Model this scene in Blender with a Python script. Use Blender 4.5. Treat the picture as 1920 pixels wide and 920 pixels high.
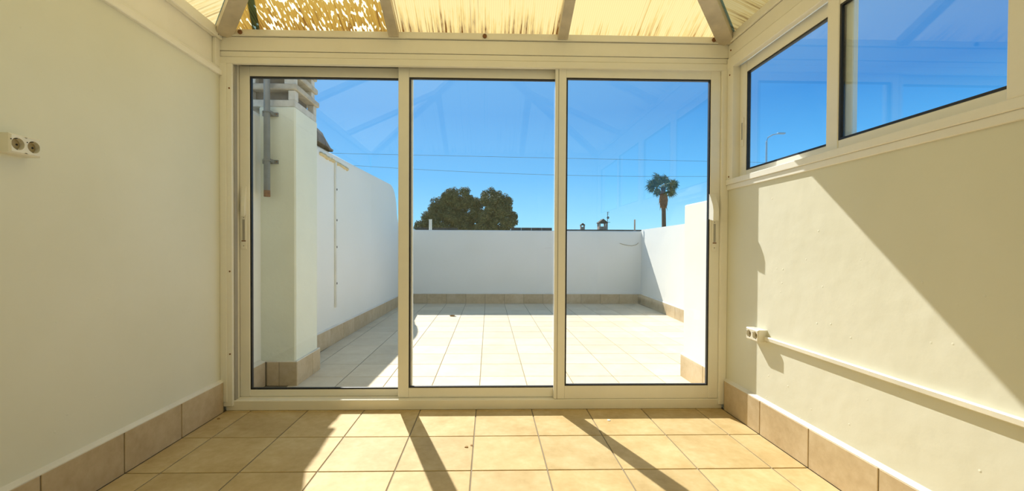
import bpy, bmesh, math, random
from mathutils import Vector, Matrix
random.seed(7)
scene = bpy.context.scene
for o in list(bpy.data.objects): bpy.data.objects.remove(o)
C = scene.collection

# ------------------------------------------------------------------ camera
F_PX, YAW, PITCH, ROLL, CX, CY = 783.4, 0.02379, -0.01206, 0.00453, 935.15, 473.67
cam_d = bpy.data.cameras.new('camera'); cam = bpy.data.objects.new('camera', cam_d); C.objects.link(cam)
cam_d.sensor_fit = 'HORIZONTAL'; cam_d.sensor_width = 36; cam_d.lens = F_PX/1920*36
cam_d.shift_x = (960-CX)/1920; cam_d.shift_y = (CY-460)/1920
cam_d.clip_start = .02; cam_d.clip_end = 800
Fw = Vector((math.sin(YAW)*math.cos(PITCH), math.cos(YAW)*math.cos(PITCH), math.sin(PITCH)))
R0 = Vector((math.cos(YAW), -math.sin(YAW), 0)); U0 = R0.cross(Fw)
Rt = math.cos(ROLL)*R0+math.sin(ROLL)*U0; Up = math.cos(ROLL)*U0-math.sin(ROLL)*R0
M4 = Matrix.Identity(4)
for i in range(3): M4[i][0] = Rt[i]; M4[i][1] = Up[i]; M4[i][2] = -Fw[i]
M4[2][3] = 1.0
cam.matrix_world = M4
scene.camera = cam

# ------------------------------------------------------------------ world, sun, exposure
scene.view_settings.view_transform = 'Standard'; scene.view_settings.look = 'None'
scene.view_settings.gamma = 1; scene.view_settings.use_curve_mapping = False
scene.view_settings.exposure = 0.0
world = bpy.data.worlds.new('sky'); scene.world = world; world.use_nodes = True
nt = world.node_tree; nt.nodes.clear()
wo = nt.nodes.new('ShaderNodeOutputWorld'); bg = nt.nodes.new('ShaderNodeBackground')
tc = nt.nodes.new('ShaderNodeTexCoord'); sx = nt.nodes.new('ShaderNodeSeparateXYZ'); rp = nt.nodes.new('ShaderNodeValToRGB')
nt.links.new(tc.outputs['Generated'], sx.inputs[0]); nt.links.new(sx.outputs['Z'], rp.inputs[0])
SUNV = (-math.sin(math.radians(20.5))*math.cos(math.radians(43.1)), math.cos(math.radians(20.5))*math.cos(math.radians(43.1)), math.sin(math.radians(43.1)))
dt = nt.nodes.new('ShaderNodeVectorMath'); dt.operation = 'DOT_PRODUCT'; dt.inputs[1].default_value = SUNV; nt.links.new(tc.outputs['Generated'], dt.inputs[0])
mr = nt.nodes.new('ShaderNodeMapRange'); mr.interpolation_type = 'SMOOTHSTEP'; mr.inputs['From Min'].default_value = .35; mr.inputs['From Max'].default_value = 1.05; mr.inputs['To Min'].default_value = 0; mr.inputs['To Max'].default_value = .55
nt.links.new(dt.outputs['Value'], mr.inputs['Value'])
mxs = nt.nodes.new('ShaderNodeMix'); mxs.data_type = 'RGBA'; nt.links.new(mr.outputs[0], mxs.inputs['Factor']); nt.links.new(rp.outputs[0], mxs.inputs['A']); mxs.inputs['B'].default_value = (.24, .66, 1.18, 1)
nt.links.new(mxs.outputs['Result'], bg.inputs[0]); nt.links.new(bg.outputs[0], wo.inputs[0])
els = rp.color_ramp.elements
els[0].position = 0.0; els[0].color = (.60, 1.02, 1.20, 1)
els[1].position = 1.0; els[1].color = (.20, .29, .40, 1)
for p, c in ((.06, (.38, .86, 1.08)), (.16, (.15, .55, 1.0)), (.30, (.04, .265, .69)), (.5, (.10, .28, .56))):
    e = els.new(p); e.color = (*c, 1)
bg.inputs[1].default_value = 1.08
AZ, EL = math.radians(20.5), math.radians(43.1)
sun_d = bpy.data.lights.new('sun', 'SUN'); sun = bpy.data.objects.new('sun', sun_d); C.objects.link(sun)
sun_d.energy = 7.3; sun_d.angle = math.radians(.55); sun_d.color = (1, .95, .86)
sd = Vector((math.sin(AZ)*math.cos(EL), -math.cos(AZ)*math.cos(EL), -math.sin(EL)))
sun.rotation_euler = sd.to_track_quat('-Z', 'Y').to_euler(); sun.location = (-6, 12, 14)

# ------------------------------------------------------------------ materials
MATS = {}
def new_mat(name):
    m = bpy.data.materials.new(name); m.use_nodes = True; MATS[name] = m
    t = m.node_tree; b = t.nodes['Principled BSDF']; return m, t, b
def N(t, kind, **kw):
    n = t.nodes.new(kind)
    for k, v in kw.items(): setattr(n, k, v)
    return n
def ramp(t, fac, stops):
    r = N(t, 'ShaderNodeValToRGB'); t.links.new(fac, r.inputs[0])
    e = r.color_ramp.elements
    e[0].position, e[0].color = stops[0][0], (*stops[0][1], 1)
    e[1].position, e[1].color = stops[-1][0], (*stops[-1][1], 1)
    for p, c in stops[1:-1]:
        x = e.new(p); x.color = (*c, 1)
    return r.outputs[0]
def objcoord(t, scale=(1, 1, 1), rnd=0):
    c = N(t, 'ShaderNodeTexCoord'); mp = N(t, 'ShaderNodeMapping'); mp.inputs['Scale'].default_value = scale
    src = c.outputs['Object']
    if rnd:
        oi = N(t, 'ShaderNodeObjectInfo'); vm = N(t, 'ShaderNodeVectorMath', operation='SCALE')
        cb = N(t, 'ShaderNodeCombineXYZ')
        for i in range(3): t.links.new(oi.outputs['Random'], cb.inputs[i])
        t.links.new(cb.outputs[0], vm.inputs[0]); vm.inputs['Scale'].default_value = rnd
        ad = N(t, 'ShaderNodeVectorMath', operation='ADD'); t.links.new(src, ad.inputs[0]); t.links.new(vm.outputs[0], ad.inputs[1]); src = ad.outputs[0]
    t.links.new(src, mp.inputs[0]); return mp.outputs[0]
def noise(t, vec, scale, detail=4, rough=.55, out='Fac'):
    n = N(t, 'ShaderNodeTexNoise'); n.inputs['Scale'].default_value = scale; n.inputs['Detail'].default_value = detail
    n.inputs['Roughness'].default_value = rough; t.links.new(vec, n.inputs['Vector']); return n.outputs[out]
def bump(t, b, h, dist, strength=1.0):
    n = N(t, 'ShaderNodeBump'); n.inputs['Distance'].default_value = dist; n.inputs['Strength'].default_value = strength
    t.links.new(h, n.inputs['Height']); t.links.new(n.outputs[0], b.inputs['Normal'])
def mathn(t, op, a, b=None):
    n = N(t, 'ShaderNodeMath', operation=op)
    for i, v in enumerate((a, b)):
        if v is None: continue
        if isinstance(v, (int, float)): n.inputs[i].default_value = v
        else: t.links.new(v, n.inputs[i])
    return n.outputs[0]
def simple(name, col, rough=.6, var=.08, scale=6, bmp=0, bscale=40, metal=0, spec=.5):
    m, t, b = new_mat(name); v = objcoord(t)
    lo = tuple(max(0, c*(1-var)) for c in col); hi = tuple(min(1, c*(1+var)) for c in col)
    t.links.new(ramp(t, noise(t, v, scale), [(.3, lo), (.7, hi)]), b.inputs['Base Color'])
    b.inputs['Roughness'].default_value = rough; b.inputs['Metallic'].default_value = metal
    b.inputs['Specular IOR Level'].default_value = spec
    if bmp: bump(t, b, noise(t, v, bscale, 3), bmp)
    return m
def plaster(name, lo, hi, bd=.0032):
    m, t, b = new_mat(name); v = objcoord(t)
    t.links.new(ramp(t, noise(t, v, 1.7, 5), [(.3, lo), (.7, hi)]), b.inputs['Base Color'])
    b.inputs['Roughness'].default_value = .75; b.inputs['Specular IOR Level'].default_value = .25
    vo = N(t, 'ShaderNodeTexVoronoi'); vo.inputs['Scale'].default_value = 13; t.links.new(v, vo.inputs['Vector'])
    pim = ramp(t, vo.outputs['Distance'], [(.0, (1, 1, 1)), (.07, (0, 0, 0))])
    h = mathn(t, 'ADD', mathn(t, 'MULTIPLY', noise(t, v, 6, 2), 1.2), mathn(t, 'MULTIPLY', noise(t, v, 60, 2), .07))
    h = mathn(t, 'ADD', h, mathn(t, 'MULTIPLY', pim, .35))
    bump(t, b, h, bd)
    return m
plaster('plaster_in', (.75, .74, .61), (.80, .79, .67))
plaster('plaster_out', (.87, .86, .79), (.91, .90, .84), .002)
def tile_mat(name, stops):
    m, t, b = new_mat(name); v = objcoord(t, rnd=37)
    f = mathn(t, 'ADD', mathn(t, 'MULTIPLY', noise(t, v, 5, 6, .6), .65), mathn(t, 'MULTIPLY', noise(t, v, 26, 4, .6), .35))
    col = ramp(t, f, stops)
    oi = N(t, 'ShaderNodeObjectInfo'); hs = N(t, 'ShaderNodeHueSaturation')
    t.links.new(mathn(t, 'ADD', mathn(t, 'MULTIPLY', oi.outputs['Random'], .14), .93), hs.inputs['Value'])
    t.links.new(col, hs.inputs['Color']); t.links.new(hs.outputs[0], b.inputs['Base Color'])
    b.inputs['Roughness'].default_value = .5; b.inputs['Specular IOR Level'].default_value = .14
    bump(t, b, noise(t, v, 30, 3), .0006)
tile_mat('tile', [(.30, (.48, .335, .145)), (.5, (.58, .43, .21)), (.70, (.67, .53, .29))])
tile_mat('terrace_tile', [(.30, (.69, .56, .39)), (.5, (.77, .64, .455)), (.70, (.82, .70, .52))])
tile_mat('skirting_tile', [(.30, (.48, .36, .215)), (.5, (.59, .465, .295)), (.70, (.68, .56, .39))])
simple('grout', (.27, .22, .15), .9)
simple('cement_ledge', (.80, .76, .66), .8, bmp=.002)
def frame_mat(name, col):
    m, t, b = new_mat(name); v = objcoord(t, (1, 1, 1))
    lo = tuple(c*.95 for c in col)
    d = noise(t, v, 4, 6, .7)
    t.links.new(ramp(t, d, [(.25, lo), (.6, col)]), b.inputs['Base Color'])
    b.inputs['Roughness'].default_value = .38; b.inputs['Specular IOR Level'].default_value = .45
frame_mat('frame', (.90, .875, .79))
frame_mat('frame_sill', (.88, .84, .72))
simple('rafter', (.60, .53, .42), .5, .14, 9)
simple('track', (.42, .40, .36), .4, metal=.3)
simple('rubber', (.012, .012, .014), .5)
simple('rust', (.22, .10, .04), .8, .3, 60)
simple('white_plastic', (.82, .78, .66), .35)
simple('dark_hole', (.02, .015, .01), .6)
simple('socket_well', (.40, .31, .15), .45)
simple('galvanised', (.20, .215, .215), .5, .15, 20, metal=.2)
simple('lamp_grey', (.45, .52, .58), .6)
simple('slab', (.42, .39, .33), .9, .2, 18, .004, 30)
simple('mortar_grey', (.60, .58, .52), .9, .15, 20, .004, 40)
simple('roof_tile_grey', (.16, .15, .14), .85, .3, 12, .004, 30)
simple('foam', (.70, .55, .30), .9, .15, 30, .006, 40)
simple('shaft_green', (.82, .84, .70), .8, .05, 3, .003, 20)
simple('ground', (.35, .32, .24), .95, .3, .2)
simple('house_wall', (.75, .72, .66), .9)
simple('house_roof', (.10, .085, .07), .9, .3, 3)
simple('brick', (.42, .30, .23), .9, .25, 6)
simple('antenna_metal', (.15, .15, .16), .5, metal=.4)
simple('cable_black', (.16, .19, .22), .6)
simple('bark', (.16, .11, .07), .95, .3, 5, .02, 8)
simple('palm_trunk', (.13, .085, .055), .95, .3, 6, .02, 10)
simple('palm_skirt', (.22, .11, .06), .95, .35, 9)
simple('dry_leaf', (.35, .20, .07), .9, .3, 40)
simple('paint_flake', (.85, .83, .76), .8)
simple('door_white', (.80, .78, .72), .4)
simple('brass', (.45, .35, .18), .4, metal=.6)
def leaf_mat(name, stops):
    m, t, b = new_mat(name); g = N(t, 'ShaderNodeNewGeometry')
    t.links.new(ramp(t, g.outputs['Random Per Island'], stops), b.inputs['Base Color'])
    b.inputs['Roughness'].default_value = .7; b.inputs['Specular IOR Level'].default_value = .2
leaf_mat('tree_leaf', [(.0, (.07, .085, .03)), (.5, (.13, .135, .05)), (1, (.22, .19, .08))])
leaf_mat('palm_leaf', [(.0, (.05, .075, .03)), (.6, (.10, .14, .05)), (1, (.20, .22, .09))])
def glass_mat(name, tint):
    m, t, b = new_mat(name); t.nodes.remove(b)
    out = t.nodes['Material Output']
    tr = N(t, 'ShaderNodeBsdfTransparent'); tr.inputs[0].default_value = (*tint, 1)
    gl = N(t, 'ShaderNodeBsdfGlossy'); gl.inputs['Roughness'].default_value = .0
    lw = N(t, 'ShaderNodeLayerWeight'); lw.inputs['Blend'].default_value = .5
    f = mathn(t, 'ADD', mathn(t, 'MULTIPLY', mathn(t, 'POWER', lw.outputs['Facing'], 5.0), .9), .058)
    mx = N(t, 'ShaderNodeMixShader'); t.links.new(f, mx.inputs[0]); t.links.new(tr.outputs[0], mx.inputs[1]); t.links.new(gl.outputs[0], mx.inputs[2])
    t.links.new(mx.outputs[0], out.inputs['Surface'])
glass_mat('glass', (.975, .985, .985))
glass_mat('glass_tinted', (.93, .97, .99))
def poly_mat(name, base, stain, spot, along, eave, seed, streak_w=.5, spots=False, long=.6):
    """stained fluted polycarbonate sheet; flutes run down the slope"""
    m, t, b = new_mat(name); t.nodes.remove(b); out = t.nodes['Material Output']
    c = N(t, 'ShaderNodeTexCoord'); sep = N(t, 'ShaderNodeSeparateXYZ'); t.links.new(c.outputs['Object'], sep.inputs[0])
    u = sep.outputs['X' if along == 'Y' else 'Y']; s = sep.outputs[along]
    d = mathn(t, 'ABSOLUTE', mathn(t, 'SUBTRACT', s, eave))            # distance from the eave
    def uvn(ku, kd, z, detail=3, rough=.6):
        cb = N(t, 'ShaderNodeCombineXYZ'); t.links.new(mathn(t, 'MULTIPLY', u, ku), cb.inputs[0]); t.links.new(mathn(t, 'MULTIPLY', d, kd), cb.inputs[1]); cb.inputs[2].default_value = seed+z
        return noise(t, cb.outputs[0], 1.0, detail, rough)
    cell = uvn(80.0, 2.0, 0, 1, .5)                                    # which flutes are dirty
    brk = uvn(80.0, 14.0, 3, 3, .65)                                   # where the dirt breaks off
    big = uvn(7.0, 2.5, 9)
    near = N(t, 'ShaderNodeMapRange'); near.inputs['From Min'].default_value = 0; near.inputs['From Max'].default_value = .16
    near.inputs['To Min'].default_value = .15; near.inputs['To Max'].default_value = 0; t.links.new(d, near.inputs['Value'])
    f = mathn(t, 'ADD', mathn(t, 'ADD', mathn(t, 'MULTIPLY', cell, .50), mathn(t, 'MULTIPLY', brk, .22)), mathn(t, 'MULTIPLY', big, .28))
    f = mathn(t, 'ADD', mathn(t, 'ADD', f, near.outputs[0]), streak_w-.5)
    fl = mathn(t, 'ADD', mathn(t, 'MULTIPLY', mathn(t, 'SINE', mathn(t, 'MULTIPLY', u, 2*math.pi/.0125)), .05), .95)
    col = ramp(t, f, [(.50, base), (.575, tuple(a*w for a, w in zip(base, (.93, .86, .7)))), (.64, tuple(.55*a+.45*q for a, q in zip(base, stain))), (.70, stain)])
    lng = ramp(t, mathn(t, 'ADD', mathn(t, 'MULTIPLY', uvn(90.0, .5, 21, 1, .4), .75), mathn(t, 'MULTIPLY', uvn(5.0, .8, 25, 2), .3)), [(.655, (0, 0, 0)), (.70, (1, 1, 1))])
    mxl = N(t, 'ShaderNodeMix', data_type='RGBA'); t.links.new(mathn(t, 'MULTIPLY', lng, long), mxl.inputs['Factor']); t.links.new(col, mxl.inputs['A']); mxl.inputs['B'].default_value = (*stain, 1); col = mxl.outputs['Result']
    if spots:
        f2 = mathn(t, 'ADD', mathn(t, 'MULTIPLY', uvn(70.0, 26.0, 5, 1, .4), .62), mathn(t, 'MULTIPLY', uvn(5.0, 4.0, 7, 2, .5), .38))
        f2 = mathn(t, 'ADD', f2, mathn(t, 'MULTIPLY', uvn(70.0, 2.5, 12, 1, .4), .18))
        k = ramp(t, f2, [(.635, (0, 0, 0)), (.65, (1, 1, 1))])
        mxc = N(t, 'ShaderNodeMix', data_type='RGBA'); t.links.new(k, mxc.inputs['Factor']); t.links.new(col, mxc.inputs['A']); mxc.inputs['B'].default_value = (*spot, 1); col = mxc.outputs['Result']
    vs = N(t, 'ShaderNodeVectorMath', operation='SCALE'); t.links.new(col, vs.inputs[0]); t.links.new(fl, vs.inputs['Scale'])
    tl = N(t, 'ShaderNodeBsdfTranslucent'); df = N(t, 'ShaderNodeBsdfDiffuse')
    t.links.new(vs.outputs[0], tl.inputs[0]); t.links.new(vs.outputs[0], df.inputs[0])
    mx = N(t, 'ShaderNodeMixShader'); mx.inputs[0].default_value = .12
    t.links.new(tl.outputs[0], mx.inputs[1]); t.links.new(df.outputs[0], mx.inputs[2]); t.links.new(mx.outputs[0], out.inputs['Surface'])
m, t, b = new_mat('poly_skin'); t.nodes.remove(b)
tr = N(t, 'ShaderNodeBsdfTransparent'); tr.inputs[0].default_value = (.97, .96, .92, 1); t.links.new(tr.outputs[0], t.nodes['Material Output'].inputs['Surface'])

# ------------------------------------------------------------------ helpers
def wloc(o):
    v = Vector((0, 0, 0))
    while o: v = v+o.location; o = o.parent
    return v
class MB:
    def __init__(s): s.bm = bmesh.new()
    def box(s, x0, x1, y0, y1, z0, z1, bev=0, mat=0):
        vs = [s.bm.verts.new((x, y, z)) for x in (x0, x1) for y in (y0, y1) for z in (z0, z1)]
        fs = []
        for q in ((0, 1, 3, 2), (4, 6, 7, 5), (0, 4, 5, 1), (2, 3, 7, 6), (0, 2, 6, 4), (1, 5, 7, 3)):
            f = s.bm.faces.new([vs[i] for i in q]); f.material_index = mat; fs.append(f)
        if bev:
            es = list({e for f in fs for e in f.edges})
            bmesh.ops.bevel(s.bm, geom=es, offset=bev, segments=1, affect='EDGES', profile=.5)
        return s
    def prism(s, poly, fn, a, b):
        """closed 2-D outline swept from a to b; fn(u, v, w) gives the point"""
        A = [s.bm.verts.new(fn(u, v, a)) for u, v in poly]; B = [s.bm.verts.new(fn(u, v, b)) for u, v in poly]
        n = len(poly); s.bm.faces.new(A); s.bm.faces.new(B[::-1])
        for i in range(n): s.bm.faces.new((A[i], B[i], B[(i+1) % n], A[(i+1) % n]))
        return s
    def tube(s, pts, r, n=8, cap=True):
        pts = [Vector(p) for p in pts]; rs = r if isinstance(r, (list, tuple)) else [r]*len(pts); rings = []
        for i, p in enumerate(pts):
            d = (pts[min(i+1, len(pts)-1)]-pts[max(i-1, 0)]).normalized()
            a = d.cross(Vector((0, 0, 1)) if abs(d.z) < .9 else Vector((1, 0, 0))).normalized(); c = d.cross(a)
            rings.append([s.bm.verts.new(p+rs[i]*(math.cos(2*math.pi*k/n)*a+math.sin(2*math.pi*k/n)*c)) for k in range(n)])
        for A, B in zip(rings, rings[1:]):
            for k in range(n): s.bm.faces.new((A[k], A[(k+1) % n], B[(k+1) % n], B[k]))
        if cap: s.bm.faces.new(rings[0]); s.bm.faces.new(rings[-1][::-1])
        return s
    def bar(s, p, q, w, h, up=(0, 0, 1)):
        """rectangular bar from p to q, w wide and h deep, hanging below the line"""
        p, q = Vector(p), Vector(q); d = (q-p).normalized(); a = d.cross(Vector(up)).normalized(); c = a.cross(d)
        vs = [s.bm.verts.new(e+a*(w/2)*sa-c*h*sc) for e in (p, q) for sa in (-1, 1) for sc in (0, 1)]
        for f in ((0, 1, 3, 2), (4, 6, 7, 5), (0, 4, 5, 1), (2, 3, 7, 6), (0, 2, 6, 4), (1, 5, 7, 3)): s.bm.faces.new([vs[i] for i in f])
        return s
    def poly(s, pts, mat=0):
        f = s.bm.faces.new([s.bm.verts.new(p) for p in pts]); f.material_index = mat; return s
    def build(s, name, mat, parent=None, at=None, smooth=False, recalc=True, local=False):
        if recalc: bmesh.ops.recalc_face_normals(s.bm, faces=s.bm.faces[:])
        off = wloc(parent) if parent else Vector((0, 0, 0))
        if at is not None: off = Vector(at)
        if not local: bmesh.ops.translate(s.bm, verts=s.bm.verts[:], vec=-off)
        me = bpy.data.meshes.new(name); s.bm.to_mesh(me); s.bm.free()
        for x in (mat if isinstance(mat, (list, tuple)) else [mat]): me.materials.append(MATS[x])
        if smooth:
            for p in me.polygons: p.use_smooth = True
        o = bpy.data.objects.new(name, me); C.objects.link(o)
        if parent: o.parent = parent; o.location = (off-wloc(parent)) if at is not None else (0, 0, 0)
        elif at is not None: o.location = at
        return o
def tag(o, label, cat, group=None, kind=None):
    o['label'] = label; o['category'] = cat
    if group: o['group'] = group
    if kind: o['kind'] = kind
    return o
def thing(name, label, cat, loc, group=None, kind=None):
    o = bpy.data.objects.new(name, None); C.objects.link(o); o.location = loc; o.empty_display_size = .1
    return tag(o, label, cat, group, kind)
TILE_CACHE = {}
def tile(parent, dims, centre, mat, bev=.0015, name='tile'):
    key = (tuple(round(d, 3) for d in dims), mat)
    if key not in TILE_CACHE:
        x, y, z = (d/2 for d in dims)
        o = MB().box(-x, x, -y, y, -z, z, bev).build(name, mat, local=True); TILE_CACHE[key] = o.data
    else:
        o = bpy.data.objects.new(name, TILE_CACHE[key]); C.objects.link(o)
    o.parent = parent; o.location = Vector(centre)-wloc(parent); return o

# ------------------------------------------------------------------ dimensions
XL, XR, YF, YB, ZT = -1.598, 1.464, 2.558, -.50, 2.295
W = .343; X0 = -.074; Y0 = 1.866; GAP = .006; TT = .012
WL, WR = XL-.020, XR+.018            # wall faces behind the skirting
XT0 = -.062; YT0 = 3.24; WT = .3455
YE = 7.49

# ------------------------------------------------------------------ room floor
fl = MB().box(XL-.05, XR+.05, YB-.1, YF+.045, -.2, -.004).build('floor', 'grout')
tag(fl, 'beige stone-look tiled floor of the sunroom with dark grout', 'floor', kind='structure')
def grid(lo, hi, o, w):
    k = math.ceil((lo-o)/w-1e-6); e = [lo]
    while o+k*w < hi-1e-6:
        if o+k*w > lo+.02: e.append(o+k*w)
        k += 1
    e.append(hi); return list(zip(e, e[1:]))
def lay(parent, xs, ys, mat='tile', skip=None):
    for xa, xb in xs:
        for ya, yb in ys:
            if skip and skip(xa, xb, ya, yb): continue
            if xb-xa < .02 or yb-ya < .02: continue
            tile(parent, (xb-xa-GAP, yb-ya-GAP, TT), ((xa+xb)/2, (ya+yb)/2, -TT/2), mat)
lay(fl, grid(XL, XR, X0, W), grid(YB, YF+.04, Y0, W))

# ------------------------------------------------------------------ room walls
o = MB().box(WL-.15, WL, YB-.1, YF+.10, -.2, 2.022).build('wall_left', 'plaster_in')
tag(o, 'plain off-white plastered wall carrying the double socket box', 'wall', kind='structure')
o = MB().box(WR, WR+.16, YB-.1, YF+.10, -.2, 1.362).build('wall_right', 'plaster_in')
tag(o, 'off-white lumpy plaster half wall under the side windows', 'wall', kind='structure')
wb = MB().box(WL, WR, YB-.15, YB, -.2, ZT).build('wall_back', 'plaster_in')
tag(wb, 'off-white house wall opposite the sliding glass doors', 'wall', kind='structure')

def skirting(name, label, along, face, back, a, b, o, w, h, mat='skirting_tile', z0=0., ledge=True):
    """tiles standing against a wall: along X or Y, from face to back"""
    s = 1 if face > back else -1
    m = MB(); lo, hi = sorted((back, face-s*.004))
    bx = (lambda p, q, r, t, z, y: m.box(r, t, p, q, z, y)) if along == 'Y' else (lambda p, q, r, t, z, y: m.box(p, q, r, t, z, y))
    bx(a, b, lo, hi, z0, z0+h-.004)
    root = m.build(name, 'grout'); tag(root, label, 'skirting', kind='structure')
    if ledge:                                                   # sloping mortar fillet along the top
        q = [(face-s*.001, z0+h-.004), (face-s*.001, z0+h), (back, z0+h+.013), (back, z0+h-.004)]
        MB().prism(q, (lambda u, v, t: (u, t, v)) if along == 'Y' else (lambda u, v, t: (t, u, v)), a, b).build('mortar_ledge', 'cement_ledge', root)
    th = abs(face-back)-.004
    for p, r in grid(a, b, o, w):
        mid = face-s*th/2
        if r-p < .03: continue
        if along == 'Y': tile(root, (th, r-p-.005, h-.004), (mid, (p+r)/2, z0+h/2-.002), mat)
        else: tile(root, (r-p-.005, th, h-.004), ((p+r)/2, mid, z0+h/2-.002), mat)
    return root
skirting('baseboard_left', 'beige tile skirting under the socket wall in the sunroom', 'Y', XL, WL, YB, YF-.001, Y0, W, .183)
skirting('baseboard_right', 'beige tile skirting under the white trunking in the sunroom', 'Y', XR, WR, YB, YF-.001, Y0, W, .183)

# upper band on the left wall
tl = MB().box(WL-.10, WL-.016, YB, YF, 2.022, ZT).build('trim_1', 'frame')
tag(tl, 'cream panelled aluminium band between socket wall and roof', 'trim', kind='structure')
MB().box(WL-.016, WL+.018, YB, YF, 2.022, 2.056, .004).build('bottom_rail', 'frame', tl)
MB().box(WL-.016, WL+.004, YB, YF, 2.056, 2.074, .004).build('bead', 'frame', tl)
MB().box(WL-.016, WL+.018, YB, YF, 2.235, ZT, .004).build('top_rail', 'frame', tl)
MB().box(WL-.016, WL+.004, YF-.045, YF, 2.074, 2.235, .003).build('corner_stile', 'frame', tl)
for z in (2.25, 2.275): MB().tube([(WL+.016, YF-.04, z), (WL+.018, YF-.04, z)], .004, 8).build('screw', 'rust', tl)

# header above the sliding door
hd = MB().box(WL-.10, WR+.10, YF+.012, YF+.14, 2.152, ZT).build('trim_2', 'frame')
tag(hd, 'cream grooved aluminium header beam above the sliding doors', 'trim', kind='structure')
for za, zb, y in ((2.261, ZT+.004, YF-.010), (2.176, 2.258, YF), (2.140, 2.173, YF+.003), (2.098, 2.137, YF-.003)):
    MB().box(WL-.02, WR+.01, y, YF+.02, za, zb, .002).build('header_board', 'frame', hd)
for x in (-1.49, -.03, 1.375): MB().tube([(x, YF-.011, 2.279), (x, YF-.017, 2.279)], .013, 10).build('bolt', 'rust', hd)
# side header above the windows
hr = MB().box(WR+.006, WR+.10, YB, YF, 2.14, ZT).build('trim_3', 'frame')
tag(hr, 'cream grooved aluminium header beam above the side windows', 'trim', kind='structure')
for za, zb, x in ((2.255, ZT+.004, XR-.004), (2.170, 2.252, XR+.008), (2.100, 2.167, XR+.002)):
    MB().box(x, WR+.02, YB, YF-.001, za, zb, .002).build('header_board', 'frame', hr)
for z in (2.20, 2.28): MB().tube([(XR-.004, YF-.05, z), (XR-.008, YF-.05, z)], .005, 8).build('screw', 'rust', hr)

# ------------------------------------------------------------------ sliding sashes
def put(m, kind, a0, a1, d0, d1, z0, z1, bev=0):
    if kind == 'X': m.box(a0, a1, d0, d1, z0, z1, bev)
    else: m.box(d0, d1, a0, a1, z0, z1, bev)
    return m
def sash(root, kind, a0, a1, d0, d1, z0, z1, sl, sr, rb, rt, glass='glass'):
    """frame of stiles and rails, black gasket and a glass pane; d0 is the room side"""
    s = 1 if d1 > d0 else -1
    m = MB(); lo, hi = min(d0, d1), max(d0, d1)
    put(m, kind, a0, a0+sl, lo, hi, z0, z1, .003); put(m, kind, a1-sr, a1, lo, hi, z0, z1, .003)
    e = .0025
    put(m, kind, a0+sl, a1-sr, lo+e, hi-e, z0, z0+rb, .002); put(m, kind, a0+sl, a1-sr, lo+e, hi-e, z1-rt, z1, .002)
    f = m.build('sash', 'frame', root)
    ga, gb, gz0, gz1 = a0+sl, a1-sr, z0+rb, z1-rt; c = (lo+hi)/2
    g = MB(); t = .009
    put(g, kind, ga, ga+t, c-.009, c+.009, gz0, gz1); put(g, kind, gb-t, gb, c-.009, c+.009, gz0, gz1)
    put(g, kind, ga+t, gb-t, c-.009, c+.009, gz0, gz0+t); put(g, kind, ga+t, gb-t, c-.009, c+.009, gz1-t, gz1)
    g.build('gasket', 'rubber', f)
    put(MB(), kind, ga+.004, gb-.004, c-.0025, c+.0025, gz0+.004, gz1-.004).build('pane', glass, f)
    return f
d1 = thing('door_1', 'three-panel sliding glass door in cream aluminium frame facing the terrace', 'door', (0, YF+.06, 0), kind='structure')
MB().box(WL, -1.548, YF, YF+.115, .03, 2.137, .003).build('jamb', 'frame', d1)
MB().box(WL, -1.578, YF-.006, YF, .06, 2.10, .002).build('jamb_cover', 'frame', d1)
MB().box(1.436, WR, YF, YF+.115, .03, 2.137, .003).build('jamb', 'frame', d1)
MB().box(XL+.001, XR-.001, YF+.012, YF+.115, 0, .062, .004).build('sill', 'frame_sill', d1)
MB().box(-1.547, 1.436, YF+.020, YF+.110, .060, .0635, .001).build('sill_track', 'frame_sill', d1)
for y in (2.600, 2.630, 2.661): MB().box(-1.547, 1.436, y-.0015, y+.0015, 2.118, 2.152).build('track_fin', 'track', d1)
MB().box(-1.548, -1.541, 2.574, 2.602, .064, 2.12).build('jamb_channel', 'track', d1)
ZB, ZS = .0645, 2.117
s3 = sash(d1, 'X', .406, 1.436, 2.572, 2.598, ZB, ZS-.012, .068, .061, .080, .056)
s2 = sash(d1, 'X', -.562, .486, 2.602, 2.628, ZB, ZS, .066, .066, .060, .067)
s1 = sash(d1, 'X', -1.5465, -.478, 2.632, 2.658, ZB, ZS, .0625, .066, .043, .062)
MB().box(.424, .428, 2.5705, 2.572, ZB, 2.10).build('seam', 'track', s3)
def lock(parent, x, y, w, z0, z1, ga, gb, k=1.0):
    l = MB().box(x-w/2, x+w/2, y-.006, y, z0, z1, .002).build('lock_plate', 'frame', parent)
    za, zb = z0+(z1-z0)*.55, z1-.006
    MB().prism([(y-.006, za), (y-.056*k, za-.012), (y-.058*k, za+.05), (y-.048*k, zb-.07), (y-.020*k-.002, zb-.02), (y-.006, zb)], lambda u, v, q: (q, u, v), x+ga, x+gb).build('pull_grip', 'frame', l)
    MB().box(x-w*.20, x+w*.20, y-.0085, y-.006, z0+.055, z0+(z1-z0)*.47).build('latch', 'track', l)
    MB().box(x-w*.36, x+w*.36, y-.009, y-.006, z0+.047, z0+.053).build('latch_stop', 'rust', l)
    for z in (z0+.02, z0+(z1-z0)*.5): MB().tube([(x, y-.006, z), (x, y-.0075, z)], .0035, 8).build('screw', 'track', l)
lock(s3, 1.402, 2.572, .030, .985, 1.345, -.036, -.002)
lock(s1, -1.518, 2.632, .034, .985, 1.375, -.010, .012, .35)
for z in (.35, .85, 1.95): MB().tube([(-1.562, YF-.0005, z), (-1.562, YF-.003, z)], .005, 8).build('screw', 'rust', d1)

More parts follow.
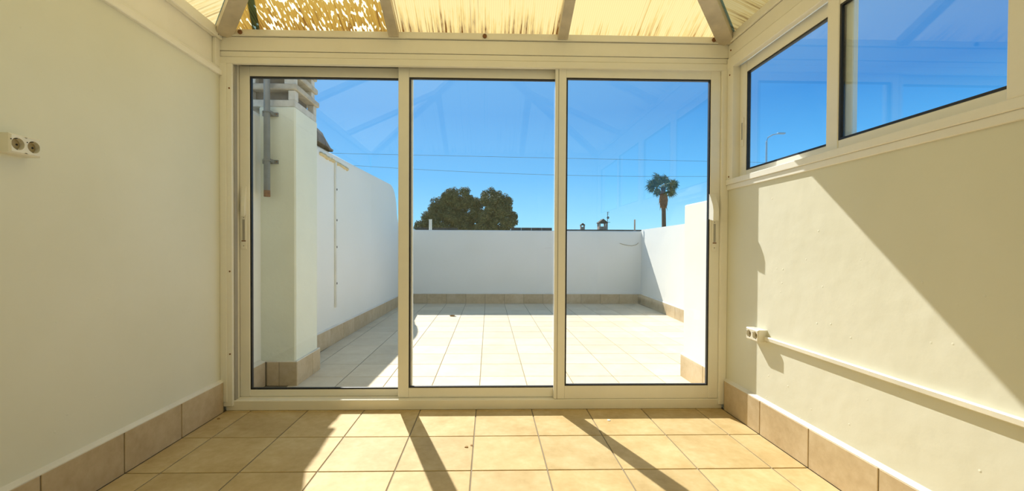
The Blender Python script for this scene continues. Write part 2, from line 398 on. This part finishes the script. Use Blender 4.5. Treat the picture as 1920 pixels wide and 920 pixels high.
# side windows
ZW0, ZW1 = 1.4245, 2.108
w1 = thing('window_1', 'cream aluminium sliding window band above the trunking wall', 'window', (XR+.05, 1.0, 1.362), kind='structure')
MB().box(XR+.007, WR+.08, YB, YF-.001, 1.362, 1.392, .002).build('sill_board', 'frame', w1)
MB().box(XR-.001, WR+.08, YB, YF-.001, 1.392, 1.4245, .002).build('sill_track', 'frame', w1)
MB().box(XR+.004, WR+.08, 2.500, YF-.001, 1.425, 2.14, .002).build('jamb', 'frame', w1)
MB().box(XR+.000, WR+.08, YB, YB+.06, 1.425, 2.14, .002).build('jamb', 'frame', w1)
for x in (1.4867, 1.5122): MB().box(x-.001, x+.001, YB+.06, 2.50, 2.112, 2.14).build('track_fin', 'track', w1)
def wsash(y0, y1, d0): return sash(w1, 'Y', y0, y1, d0, d0+.024, ZW0, ZW1, .060, .064, .040, .066, 'glass_tinted')
wA = wsash(1.715, 2.500, 1.513); wB = wsash(1.10, 1.82, 1.4875); wC = wsash(.415, 1.155, 1.462); wD = wsash(-.44, .46, 1.4875)
lk = MB().box(1.507, 1.513, 2.455, 2.475, 1.61, 1.78, .002).build('lock_plate', 'frame', wA)
MB().box(1.505, 1.507, 2.461, 2.469, 1.65, 1.75).build('latch', 'track', lk)
for z in (1.44, 2.06): MB().tube([(XR+.003, 2.53, z), (XR+.001, 2.53, z)], .005, 8).build('screw', 'rust', w1)
# corner post between doors and windows
cp = MB().box(XR-.006, WR+.09, YF+.002, YF+.10, 1.362, 2.14, .003).build('trim_4', 'frame'); tag(cp, 'slim cream corner post where sliding door meets side window', 'trim', kind='structure')

# ------------------------------------------------------------------ roof
CXR, CYR = (XL+XR)/2, (YF+YB)/2; RISE = .69; ZE = ZT+.012
apex = Vector((CXR, CYR, ZE+RISE)); XA, XB = XL-.05, XR+.05; YA_, YB_ = YF+.10, YB-.05
hw = (XR-XL)/2
def zr(x, y): return ZE+RISE*(1-max(abs(x-CXR), abs(y-CYR))/hw)
poly_mat('poly_left', (.34, .21, .045), (.16, .075, .015), (1, .86, .52), 'Y', YF, 3.1, .50, True)
poly_mat('poly_mid', (.57, .435, .20), (.12, .05, .01), (1, .95, .8), 'Y', YF, 6.4, .465, long=.55)
poly_mat('poly_right', (.58, .445, .205), (.26, .13, .025), (1, .95, .8), 'Y', YF, 11.7, .40, long=.25)
poly_mat('poly_side', (.46, .345, .145), (.20, .11, .03), (1, .95, .8), 'X', XR, 4.4, .45)
poly_mat('poly_side_left', (.66, .53, .27), (.3, .18, .06), (1, .95, .8), 'X', XL, 8.4, .40)
poly_mat('poly_back', (.68, .56, .31), (.3, .2, .07), (1, .95, .8), 'Y', YB, 5.5, .45)
cl = thing('ceiling', 'pyramid roof of stained translucent fluted plastic sheets on cream rafters', 'roof', (CXR, CYR, ZT), kind='structure')
def panel(pts, mat):
    n = Vector((0, 0, .012)); m = MB()
    P = [Vector(p) for p in pts]; A = [m.bm.verts.new(p) for p in P]; B = [m.bm.verts.new(p+n) for p in P]
    f = m.bm.faces.new(A); f.material_index = 0; f = m.bm.faces.new(B[::-1]); f.material_index = 1
    k = len(P)
    for i in range(k):
        f = m.bm.faces.new((A[i], B[i], B[(i+1) % k], A[(i+1) % k])); f.material_index = 1
    o = m.build('roof_panel', [mat, 'poly_skin'], cl, at=(0, 0, 0)); return o
thirds_x = [XL+(XR-XL)*k/3 for k in (1, 2)]; thirds_y = [YB+(YF-YB)*k/3 for k in (1, 2)]
def zz(x, y): return (x, y, zr(x, y))
over = .07
for sgn, y_e in ((1, YF), (-1, YB)):
    ye = y_e+sgn*over
    a, b = thirds_x
    def hipy(x): return CYR+sgn*(abs(x-CXR))
    mats = ('poly_left', 'poly_mid', 'poly_right') if sgn > 0 else ('poly_back',)*3
    panel([zz(XL-over, ye), zz(a, ye), zz(a, hipy(a))], mats[0])
    panel([zz(a, ye), zz(b, ye), zz(b, hipy(b)), tuple(apex), zz(a, hipy(a))], mats[1])
    panel([zz(b, ye), zz(XR+over, ye), zz(b, hipy(b))], mats[2])
for sgn, x_e in ((1, XR), (-1, XL)):
    xe = x_e+sgn*over; a, b = thirds_y
    def hipx(y): return CXR+sgn*(abs(y-CYR))
    mm = 'poly_side' if sgn > 0 else 'poly_side_left'
    panel([zz(xe, YB-over), zz(xe, a), zz(hipx(a), a)], mm)
    panel([zz(xe, a), zz(xe, b), zz(hipx(b), b), tuple(apex), zz(hipx(a), a)], mm)
    panel([zz(xe, b), zz(xe, YF+over), zz(hipx(b), b)], mm)
dz = Vector((0, 0, -.003))
for x_e, y_e in ((XL, YF), (XR, YF), (XL, YB), (XR, YB)):
    MB().bar(Vector((x_e, y_e, ZE))+dz, apex+dz, .085, .055).build('hip_rafter', 'rafter', cl)
for x in thirds_x:
    for sgn, y_e in ((1, YF), (-1, YB)):
        MB().bar(Vector(zz(x, y_e))+dz, Vector(zz(x, CYR+sgn*abs(x-CXR)))+dz, .060, .045).build('rafter', 'rafter', cl)
for y in thirds_y:
    for sgn, x_e in ((1, XR), (-1, XL)):
        MB().bar(Vector(zz(x_e, y))+dz, Vector(zz(CXR+sgn*abs(y-CYR), y))+dz, .060, .045).build('rafter', 'rafter', cl)

# ------------------------------------------------------------------ house door behind (seen mirrored in the panes)
d2 = thing('door_2', 'white house door with two tall glass lights in the back wall', 'door', (1.08, YB, 0), kind='structure')
m = MB(); m.box(.66, .72, YB, YB+.03, 0, 2.1, .003).box(1.40, 1.46, YB, YB+.03, 0, 2.1, .003).box(.72, 1.40, YB, YB+.03, 2.04, 2.1, .003); m.build('door_frame', 'door_white', d2)
lf = MB().box(.72, 1.40, YB, YB+.018, .005, 2.04).build('leaf', 'door_white', d2)
for xa in (.80, 1.10): MB().box(xa, xa+.22, YB+.018, YB+.026, .9, 1.92, .003).build('light_panel', 'white_plastic', lf); MB().box(xa, xa+.22, YB+.018, YB+.026, .15, .8, .003).build('lower_panel', 'door_white', lf)
MB().tube([(.76, YB+.018, 1.0), (.76, YB+.06, 1.0), (.86, YB+.06, 1.0)], .008, 8).build('handle', 'brass', lf)

# ------------------------------------------------------------------ sockets and trunking
def socket_box(name, label, cat, fn, n=2, cell=.052, h=.064, dep=.05):
    """surface box; fn(u along wall, v up, w out of wall) -> world"""
    base = Vector(fn(0, 0, 0)); root = thing(name, label, cat, base)
    def P(u, v, w): return Vector(fn(u, v, w))
    m = MB(); bm = m.bm; K = 32; r = .0200
    def q(pts): bm.faces.new([bm.verts.new(P(*p)) for p in pts])
    Lh = cell*n/2; ch = .005
    for i in range(n):
        uc = -Lh+cell*(i+.5); ring = []
        for k in range(K):
            a = 2*math.pi*k/K; c, s = math.cos(a), math.sin(a); g = max(abs(c)/(cell/2-(ch if n == 1 else 0)), abs(s)/(h/2-ch))
            ou = c/g
            if i == 0: ou = max(ou, -cell/2+ch)
            if i == n-1: ou = min(ou, cell/2-ch)
            ring.append(((uc+ou, s/g, dep), (uc+r*c, r*s, dep), (uc+r*.95*c, r*.95*s, dep-.017)))
        for k in range(K):
            A, B = ring[k], ring[(k+1) % K]; q((A[0], B[0], B[1], A[1])); q((A[1], B[1], B[2], A[2]))
    o_, i_ = [(-Lh, -h/2), (Lh, -h/2), (Lh, h/2), (-Lh, h/2)], [(-Lh+ch, -h/2+ch), (Lh-ch, -h/2+ch), (Lh-ch, h/2-ch), (-Lh+ch, h/2-ch)]
    for k in range(4):
        j = (k+1) % 4
        q(((*o_[k], 0), (*o_[j], 0), (*o_[j], dep-ch), (*o_[k], dep-ch))); q(((*o_[k], dep-ch), (*o_[j], dep-ch), (*i_[j], dep), (*i_[k], dep)))
    q([(*p, 0) for p in o_])
    bmesh.ops.remove_doubles(bm, verts=bm.verts[:], dist=1e-5)
    m.build('housing', 'white_plastic', root)
    for i in range(n):
        uc = -Lh+cell*(i+.5); m = MB()
        m.tube([P(uc, 0, dep-.019), P(uc, 0, dep-.0155)], r*.95, 24); w = m.build('socket_well', 'socket_well', root)
        for du in (-.0095, .0095): MB().tube([P(uc+du, 0, dep-.0155), P(uc+du, 0, dep-.0145)], .0034, 10).build('pin_hole', 'dark_hole', w)
        for dv in (-.019, .019):
            mm = MB(); mm.tube([P(uc, dv, dep-.0155), P(uc, dv, dep-.003)], .0022, 6); mm.build('earth_clip', 'dark_hole', w)
        MB().tube([P(uc-r-.001, .012, dep), P(uc-r-.001, .012, dep+.0008)], .002, 8).build('screw', 'dark_hole', root)
    return root
socket_box('socket_box', 'cream double socket box mounted high on the plain plaster wall', 'socket', lambda u, v, w: (WL+w, 1.457+u, 1.338+v), cell=.0485)
socket_box('socket_box', 'small cream double socket box at the end of the trunking', 'socket', lambda u, v, w: (WR-w, 2.235-u, .535+v))
tk = MB().box(WR-.019, WR, YB+.01, 2.178, .514, .536, .003).build('cable_trunking', 'white_plastic'); tag(tk, 'long white cable trunking along the sunlit half wall', 'trunking')
MB().tube([(WR-.008, 2.176, .527), (WR-.008, 2.186, .527)], .006, 8).build('cable_end', 'white_plastic', tk)

# ------------------------------------------------------------------ terrace
tf = MB().box(-1.70, 2.95, YF+.12, 7.70, -.25, -.004).build('terrace_floor', 'grout')
tag(tf, 'sunlit beige tiled terrace floor outside the glass doors', 'floor', kind='structure')
def sk(xa, xb, ya, yb): return (xa > 1.45 and yb < 3.3) or (xb <= -1.36 and 3.03 < (ya+yb)/2 < 3.44)
lay(tf, grid(-1.60, 2.72, XT0, WT), grid(YF+.125, YE, YT0, WT), 'terrace_tile', skip=sk)
def xleft(y): return -1.650+(y-2.66)*.0255
# left wall with a rounded far end
m = MB(); prof = [(YF+.105, -.2), (YF+.105, 1.985)]; R_ = .42; yc, zc = 6.60, 1.985-R_
for k in range(13):
    a = math.pi/2*(1-k/12); prof.append((yc+R_*math.cos(a), zc+R_*math.sin(a)))
prof += [(yc+R_, 1.30), (YE+.15, 1.30), (YE+.15, -.2)]
inner = [m.bm.verts.new((xleft(y), y, z)) for y, z in prof]; outer = [m.bm.verts.new((-1.82, y, z)) for y, z in prof]
m.bm.faces.new(inner); m.bm.faces.new(outer[::-1]); n = len(prof)
top_edges = []
for i in range(n): m.bm.faces.new((inner[i], outer[i], outer[(i+1) % n], inner[(i+1) % n]))
m.bm.edges.ensure_lookup_table()
es = [e for e in m.bm.edges if e.verts[0] in inner and e.verts[1] in inner and min(v.co.z for v in e.verts) > 1.29 and e.verts[0].co.y < yc+R_+.01]
bmesh.ops.bevel(m.bm, geom=es, offset=.10, segments=4, affect='EDGES', profile=.5)
o = m.build('wall_terrace_left', 'plaster_out'); tag(o, 'tall white terrace wall with rounded far end and cable conduit', 'wall', kind='structure')
o = MB().box(xleft(YE), 2.90, YE, YE+.16, -.2, 1.312, .012).build('wall_terrace_far', 'plaster_out'); tag(o, 'low white parapet closing the terrace, in shade', 'wall', kind='structure')
def xright(y): return 2.755-(YE-y)*.057
m = MB(); m.prism([(xright(.6), .6), (xright(YE), YE), (xright(YE)+.15, YE), (xright(.6)+.15, .6)], lambda u, v, w: (u, v, w), -.2, 1.335)
o = m.build('wall_terrace_right', 'plaster_out'); tag(o, 'white side parapet half sunlit with diagonal shadow edge', 'wall', kind='structure')
o = MB().box(1.524, 1.68, YF+.105, 3.228, -.2, 1.338, .008).build('wall_stub', 'plaster_out'); tag(o, 'short sunlit white wall end just outside the sliding door', 'wall', kind='structure')
SH = .175
skirting('baseboard_terrace_far', 'beige tile skirting along the shaded far parapet', 'X', YE-.014, YE, xleft(YE)+.01, 2.74, XT0, WT, SH)
skirting('baseboard_stub', 'beige tile skirting of the short wall end by the door', 'Y', 1.510, 1.524, YF+.12, 3.242, 2.9, WT, SH)
# angled skirtings: built straight then turned about their wall line
def angled(name, label, x_at, y0, y1, flip):
    dx = x_at(y1)-x_at(y0); ang = -math.atan2(dx, y1-y0); L = math.hypot(dx, y1-y0)
    f, b = (.014, 0.) if not flip else (-.014, 0.)
    r = skirting(name, label, 'Y', f, b, 0, L, .11, WT, SH)
    r.location = (x_at(y0), y0, 0); r.rotation_euler.z = ang; return r
angled('baseboard_terrace_left', 'beige tile skirting of the tall rounded terrace wall', xleft, 3.46, YE-.016, False)
angled('baseboard_terrace_right', 'beige tile skirting of the half sunlit side parapet', xright, 3.0, YE-.016, True)
skirting('baseboard_corner', 'short beige tile skirting between door and chimney', 'Y', -1.600, -1.642, YF+.12, 3.028, 2.83, WT, SH)

# chimney with stacked slab cap
PX0, PX1, PY0, PY1 = -1.652, -1.392, 3.045, 3.43
ch = thing('chimney', 'square white plastered chimney with stacked slab cap beside the door', 'chimney', ((PX0+PX1)/2, (PY0+PY1)/2, 0))
MB().box(PX0, PX1, PY0, PY1, 0, 2.005, .01).build('shaft', 'shaft_green', ch)
MB().box(PX0-.12, PX1-.006, PY0+.004, PY1-.004, 2.005, 2.055, .004).build('collar', 'mortar_grey', ch)
for x in (PX0-.10, PX1-.055):
    for y in (PY0+.006, PY1-.06): MB().box(x, x+.05, y, y+.055, 2.055, 2.125, .004).build('corner_block', 'mortar_grey', ch)
MB().box(PX0-.06, PX1-.06, PY0+.06, PY1-.06, 2.055, 2.30).build('flue', 'roof_tile_grey', ch)
for z, ex in ((2.125, .012), (2.228, .004), (2.33, .0)):
    MB().box(PX0-.14, PX1+ex, PY0-.012, PY1+ex, z, z+.042, .006).build('cap_slab', 'slab', ch)
for z in (2.167, 2.27):
    for x in (PX0-.10, PX1-.085):
        for y in (PY0+.01, PY1-.075): MB().box(x, x+.07, y, y+.06, z, z+.061, .004).build('cap_block', 'mortar_grey', ch)
sb = MB().box(PX0, PX1+.012, PY0-.012, PY1+.012, 0, SH-.004).build('skirting', 'grout', ch)
for p, r in ((-1.592, -1.505), (-1.505, PX1+.016)): tile(sb, (r-p-.004, .012, SH-.004), ((p+r)/2, PY0-.010, SH/2-.002), 'skirting_tile')
for p, r in ((PY0-.012, 3.30), (3.30, PY1+.016)): tile(sb, (.012, r-p-.004, SH-.004), (PX1+.010, (p+r)/2, SH/2-.002), 'skirting_tile')
m = MB(); m.box(PX0, PX1+.014, PY0-.014, PY0, SH-.004, SH+.002).box(PX1, PX1+.014, PY0, PY1+.014, SH-.004, SH+.002); m.build('mortar_ledge', 'cement_ledge', sb)

pp = thing('metal_pipe', 'grey steel pipe with rusty end strapped to the chimney', 'pipe', (-1.563, 2.985, 1.35))
MB().tube([(-1.563, 2.985, 1.395), (-1.563, 2.985, 3.3)], .021, 14).build('pipe', 'galvanised', pp, smooth=False)
MB().tube([(-1.563, 2.985, 1.352), (-1.563, 2.985, 1.396)], .0212, 14).build('rusty_end', 'rust', pp)
for z in (1.945, 1.607):
    m = MB(); m.box(-1.622, -1.510, PY0-.012, PY0, z-.014, z+.014, .002).tube([(-1.563+.025*math.cos(a), 2.985-.025*math.sin(a), z) for a in [math.pi*k/8 for k in range(9)]], .005, 6)
    m.box(-1.591, -1.585, 2.985, PY0-.01, z-.012, z+.012).box(-1.541, -1.535, 2.985, PY0-.01, z-.012, z+.012)
    b_ = m.build('bracket', 'galvanised', pp)
    for x in (-1.600, -1.518): MB().tube([(x, PY0-.012, z), (x, PY0-.017, z)], .005, 6).build('bolt', 'rust', b_)

# conduit and foam patch on the tall wall
yq = 4.40; xq = xleft(yq)
cd = MB().box(xq, xq+.016, yq-.018, yq+.018, .37, 1.885, .003).build('wall_conduit', 'white_plastic'); tag(cd, 'thin white vertical conduit on the tall terrace wall', 'conduit')
for z in (.62, 1.0, 1.28, 1.6): MB().box(xq+.016, xq+.019, yq+.004, yq+.02, z-.01, z+.01).build('clip', 'dark_hole', cd)
m = MB(); rr = random.Random(3); pts = []
for k in range(25):
    y = 4.02+.72*k/24; pts.append((xleft(y)+.004, y, 1.893+.006*rr.uniform(-1, 1)-.02*k/24))
m.tube(pts, [.012+.009*rr.random() for _ in pts], 7); o = m.build('foam_seam', 'foam', smooth=True); tag(o, 'yellowed filler seam near the top of the tall terrace wall', 'filler')
# roof tiles perched on the wall beside the chimney
for i, (y, z, dy, lab) in enumerate(((3.80, 1.985, .20, 'dark grey roof tile standing against the chimney on the wall top'), (3.995, 1.985, .17, 'middle one of three dark grey roof tiles on the wall top'), (4.19, 1.985, .20, 'lowest tilted dark grey roof tile at the end of the wall-top row'))):
    m = MB(); prof = []; hh = (.185, .165, .125)[i]
    for k in range(9):
        a = math.pi*k/8; prof.append((-.085*math.cos(a), hh*math.sin(a)**.7))
    prof += [(.068, 0), (.055, hh*.55), (0, hh*.86), (-.055, hh*.55), (-.068, 0)]
    tilt = (-.03, -.02, -.085)[i]
    m.prism(prof, lambda u, v, w: (-1.665+u, y+w, z+v+(tilt if w > 0 else 0)*(1 if v > .02 else 0)), -dy/2, dy/2)
    o = m.build('roof_tile', 'roof_tile_grey', at=(-1.665, y, z)); tag(o, lab, 'roof tile', 'roof tiles on the terrace wall')

# small posts on the far parapet
o = MB().tube([(-1.055, YE+.08, 1.311), (-1.055, YE+.08, 1.50)], .027, 12).build('pipe_stub', 'white_plastic'); MB().tube([(-1.055, YE+.08, 1.494), (-1.055, YE+.08, 1.506)], .031, 12).build('pipe_cap', 'white_plastic', o)
tag(o, 'short white pipe stub on the parapet before the round tree', 'pipe')
o = MB().tube([(2.66, YE+.08, 1.311), (2.66, YE+.08, 1.525)], .014, 8).build('wall_rod', 'brick'); MB().tube([(2.66, YE+.08, 1.311), (2.66, YE+.08, 1.325)], .026, 8).build('rod_foot', 'galvanised', o)
tag(o, 'thin brown rod standing on the parapet corner', 'rod')
o = MB().tube([(2.70, YE-.012, 1.10), (2.66, YE-.012, 1.065), (2.58, YE-.010, 1.045), (2.46, YE-.010, 1.06), (2.36, YE-.008, 1.09)], .004, 6).build('loose_cable', 'brass'); tag(o, 'thin loose brown cable sagging on the parapet corner', 'cable')

# litter
def chip(x, y, r, mat, name, label, cat, z=0.0):
    m = MB(); rr = random.Random(int((x+9)*1000)); k = 7
    top = [(x+r*(.6+.5*rr.random())*math.cos(2*math.pi*i/k), y+r*(.5+.4*rr.random())*math.sin(2*math.pi*i/k)) for i in range(k)]
    A = [m.bm.verts.new((*p, z)) for p in top]; B = [m.bm.verts.new((p[0], p[1], z+r*(.15+.35*rr.random()))) for p in top]
    m.bm.faces.new(A[::-1]); m.bm.faces.new(B)
    for i in range(k): m.bm.faces.new((A[i], A[(i+1) % k], B[(i+1) % k], B[i]))
    o = m.build(name, mat, at=(x, y, z)); tag(o, label, cat)
chip(-.107, 2.086, .011, 'dry_leaf', 'leaf_crumb', 'larger brown leaf crumb on a sunlit floor tile', 'crumb')
chip(-.083, 2.103, .008, 'dry_leaf', 'leaf_crumb', 'smaller brown leaf crumb beside the larger one', 'crumb')
chip(.702, 2.399, .012, 'paint_flake', 'paint_flake', 'white paint flake on the floor before the door sill', 'flake')
chip(-1.563, 2.45, .010, 'dry_leaf', 'dirt_crumb', 'dark crumb in the shaded floor corner by the jamb', 'crumb')
chip(-.531, 6.10, .045, 'dry_leaf', 'dry_leaf', 'curled dry leaf on the terrace at the shadow edge', 'leaf')

# ------------------------------------------------------------------ beyond the terrace
o = MB().box(-300, 300, -60, 500, -6.4, -6).build('ground', 'ground'); tag(o, 'distant dry ground below the terrace', 'ground', kind='structure')
# neighbouring house with two chimneys
hs = thing('house', 'flat-roofed neighbour house with dark roof edge behind the parapet', 'house', (7.6, 30, -6))
MB().box(4.8, 10.8, 28.0, 33.5, -6, 2.05).build('wall', 'house_wall', hs)
MB().box(4.7, 10.9, 27.9, 33.6, 2.05, 2.25, .02).build('roof_edge', 'house_roof', hs)
for x in (5.4, 7.0, 8.6): MB().box(x, x+.9, 27.95, 28.0, -1.2, .2, .01).build('window', 'dark_hole', hs)
def little_chimney(x, y, w, ztop, label):
    c = thing('roof_chimney', label, 'chimney', (x, y, 2.25)); zb = ztop-w*.95; t = w*.16
    MB().box(x-w/2, x+w/2, y-w/2, y+w/2, 2.25, zb, .01).build('stack', 'brick', c)
    for sx_ in (-1, 1):
        for sy_ in (-1, 1): MB().box(x+sx_*(w/2-t/2)-t/2, x+sx_*(w/2-t/2)+t/2, y+sy_*(w/2-t/2)-t/2, y+sy_*(w/2-t/2)+t/2, zb, zb+w*.42).build('post', 'brick', c)
    MB().prism([(-w*.58, 0), (w*.58, 0), (w*.58, w*.08), (0, w*.55), (-w*.58, w*.08)], lambda u, v, q: (x+u, y+q, zb+w*.42+v), -w*.6, w*.6).build('gable_cap', 'house_roof', c)
little_chimney(6.43, 28.6, .27, 2.71, 'small brick chimney with pointed cap on the neighbour house')
little_chimney(7.82, 28.7, .54, 3.00, 'larger brick chimney with gabled cap beside the antenna')
an = thing('antenna', 'thin rooftop antenna beside the larger brick chimney', 'antenna', (8.16, 28.6, 2.25))
MB().tube([(8.16, 28.6, 2.25), (8.16, 28.6, 3.5)], .02, 6).build('mast', 'antenna_metal', an)
for z, l in ((3.42, .11), (3.30, .08), (2.72, .18)): MB().tube([(8.16-l*.3, 28.6, z+.05), (8.16+l, 28.6, z+.07)], .016, 5).build('element', 'antenna_metal', an)
MB().tube([(8.18, 28.56, 3.10), (8.18, 28.52, 3.10)], [.09, .05], 10).build('dish', 'antenna_metal', an)
# low house with dark roof before the round tree
hb = thing('low_house', 'low neighbour house with dark ridge in front of the round tree', 'house', (-.5, 30, -6))
MB().box(-9.0, 4.1, 28.2, 33.0, -6, 2.0).build('wall', 'house_wall', hb)
MB().prism([(28.0, 2.0), (33.2, 2.0), (33.2, 2.1), (30.6, 2.28), (28.0, 2.1)], lambda u, v, w: (w, u, v), -9.2, 4.3).build('roof', 'house_roof', hb)
for k in range(4): MB().box(1.50+k*.70, 1.50+k*.70+.68, 28.3, 28.42, 2.10, 2.37).build('ridge_panel', 'house_roof', hb)

for k in range(4): MB().box(-4.9+k*.70, -4.9+k*.70+.68, 28.3, 28.42, 2.10, 2.33).build('ridge_panel', 'house_roof', hb)

# round tree
rt = thing('round_tree', 'broad round olive-green tree behind the far parapet', 'tree', (-2.2, 45, -6))
s_ = 45/783.4; X_c, Z_c = -.095, 1.91           # world x, z at the crown's own distance
blobs = [(846, 372, 22), (868, 374, 24), (825, 392, 26), (808, 408, 20), (850, 396, 34), (882, 388, 26), (918, 372, 24), (936, 378, 22), (915, 395, 36), (944, 396, 20), (793, 424, 14), (958, 416, 13), (880, 415, 40), (930, 416, 34), (845, 420, 36), (808, 428, 20), (900, 425, 36), (825, 436, 26), (865, 440, 30), (940, 436, 26), (962, 405, 9), (950, 376, 12), (790, 436, 14)]
rng = random.Random(5); verts, faces = [], []
def addleaf(c, nrm, size):
    a = nrm.orthogonal().normalized(); b = nrm.cross(a); th = rng.random()*6.283; u = a*math.cos(th)+b*math.sin(th); v = nrm.cross(u)
    i = len(verts); verts.extend([c-u*size, c-v*size*.45+nrm*size*.1, c+u*size, c+v*size*.45+nrm*size*.1]); faces.append((i, i+1, i+2, i+3))
for px, py, r in blobs:
    cx_, cz_, rad = -2.971+(px-865)*s_, 5.518-(py-385)*s_, r*s_; cy_ = 45+rng.uniform(-1, 1)
    for q in range(int(7+rad*rad*7)):                                   # tufts over the surface of each mass
        d = Vector((rng.gauss(0, 1), rng.gauss(0, 1)-.3, rng.gauss(0, 1))).normalized(); tr_ = rng.uniform(.30, .58)
        tcn = Vector((cx_, cy_, cz_))+d*max(0, rad-tr_*.8)*rng.uniform(.75, 1.0)
        for k in range(int(420*tr_)):
            e = Vector((rng.gauss(0, 1), rng.gauss(0, 1), rng.gauss(0, 1))).normalized()
            addleaf(tcn+e*tr_*(1-.5*rng.random()**2), (e+Vector((rng.uniform(-.7, .7), rng.uniform(-.7, .7), rng.uniform(-.2, .8)))).normalized(), rng.uniform(.06, .14))
me = bpy.data.meshes.new('foliage'); me.from_pydata([tuple(Vector(v)-Vector((-2.2, 45, -6))) for v in verts], [], faces); me.materials.append(MATS['tree_leaf'])
o = bpy.data.objects.new('foliage', me); C.objects.link(o); o.parent = rt; o['kind'] = 'stuff'
MB().tube([(-2.2, 45, -6.05), (-2.1, 45.1, -3), (-2.3, 45, -.5), (-2.2, 45, 2)], [.5, .4, .36, .3], 10).build('trunk', 'bark', rt, smooth=True)
for ex, ez in ((-5.0, 3.8), (-3.6, 5.2), (-1.2, 5.6), (.8, 5.2), (1.6, 3.8)):
    MB().tube([(-2.25, 45, .8), (-2.2+(ex+2.2)*.45, 45.2, .8+(ez-.8)*.55), (ex, 45, ez)], [.22, .14, .05], 7).build('branch', 'bark', rt, smooth=True)

# fan palm
PXm, PYm, PZm = 16.80, 40.0, 6.85
pt = thing('fan_palm', 'tall fan palm with brown shaggy neck beyond the side parapet', 'palm', (PXm+.1, PYm, -6))
MB().tube([(PXm+.12, PYm, -6.05), (PXm+.12, PYm, 0), (PXm+.10, PYm, 3.0), (PXm+.06, PYm, 4.9), (PXm, PYm, 6.85)], [.34, .24, .20, .19, .22], 12).build('trunk', 'palm_trunk', pt, smooth=True)
m = MB(); m.tube([(PXm+.06, PYm, 4.85), (PXm+.05, PYm, 5.2), (PXm+.04, PYm, 5.7), (PXm+.02, PYm, 6.25), (PXm, PYm, 6.55)], [.20, .34, .40, .33, .18], 12)
rg = random.Random(11)
for k in range(60):
    a = rg.random()*6.283; z = rg.uniform(5.2, 6.1); r0 = .30; l = rg.uniform(.3, .7)
    p = Vector((PXm+r0*math.cos(a), PYm+r0*math.sin(a), z)); e = p+Vector((.35*l*math.cos(a), .35*l*math.sin(a), -l)); sd_ = Vector((-math.sin(a), math.cos(a), 0))*.07
    m.poly([p-sd_, p+sd_, e])
o = m.build('dead_frond_skirt', 'palm_skirt', pt, recalc=False)
def frond_mesh(seed):
    r = random.Random(seed); m = MB(); L = (.95, .55, .80, .40)[seed]
    m.tube([(0, 0, 0), (L*.5, 0, .06), (L, 0, .02)], [.03, .024, .018], 5)
    n = 15
    for k in range(n):
        a = math.radians(-84+168*k/(n-1)); l = (.86-.18*abs(a)/1.5)*r.uniform(.82, 1.1); d = Vector((math.cos(a), math.sin(a), 0)); s_ = Vector((-d.y, d.x, 0))*.05
        b0 = Vector((L, 0, .02)); mid = b0+d*l*.62+Vector((0, 0, .05)); tip = b0+d*l+Vector((0, 0, -.10-.14*r.random()))
        i = [m.bm.verts.new(p) for p in (b0-s_*.2, mid-s_, tip, mid+s_, b0+s_*.2)]; m.bm.faces.new(i)
    o = m.build('frond', 'palm_leaf', local=True, recalc=False); me = o.data; bpy.data.objects.remove(o); return me
FM = [frond_mesh(k) for k in range(4)]
spec = [(178, -10), (185, -30), (165, 22), (-170, 46), (150, 60), (95, 78), (48, 66), (14, 44), (-6, 18), (4, -12), (-20, -34), (-80, 50), (-100, 5), (-90, 25), (-75, -25), (170, -48), (160, 5), (-150, 30), (20, 25), (-35, 5), (190, 10), (-120, 60)]
for k, (az, el) in enumerate(spec):
    o = bpy.data.objects.new('frond', FM[k % 4]); C.objects.link(o); o.parent = pt; o.location = Vector((PXm, PYm, PZm))-pt.location
    s = .90+.16*((k*37) % 5)/4; o.scale = (s, s, s)
    o.rotation_euler = (math.radians(rg.uniform(-35, 35)+ (70 if k % 3 else 20)), -math.radians(el), math.radians(az))

# overhead cables
def wire(fz, label):
    o = MB().tube([(-12+32*k/32, 14, fz(-12+32*k/32)) for k in range(33)], .005, 5).build('overhead_cable', 'cable_black'); tag(o, label, 'cable', 'overhead cables')
wire(lambda x: 4.04-.0115*x, 'upper thin overhead cable crossing the sky above the tree')
wire(lambda x: 3.425+.0031*(x-5)**2, 'lower thin overhead cable just above the tree crown')
# street lamp seen through the side window
sl = thing('street_lamp', 'pale street lamp with curved arm seen through the side window', 'lamp', (20.15, 30, -6))
MB().tube([(20.15, 30, -6), (20.15, 30, 8.8), (20.25, 30, 9.1), (20.6, 30, 9.3), (21.0, 30, 9.38)], [.09, .06, .05, .045, .04], 8).build('pole', 'lamp_grey', sl)
MB().box(20.95, 21.5, 29.9, 30.1, 9.36, 9.46, .02).build('lamp_head', 'lamp_grey', sl)
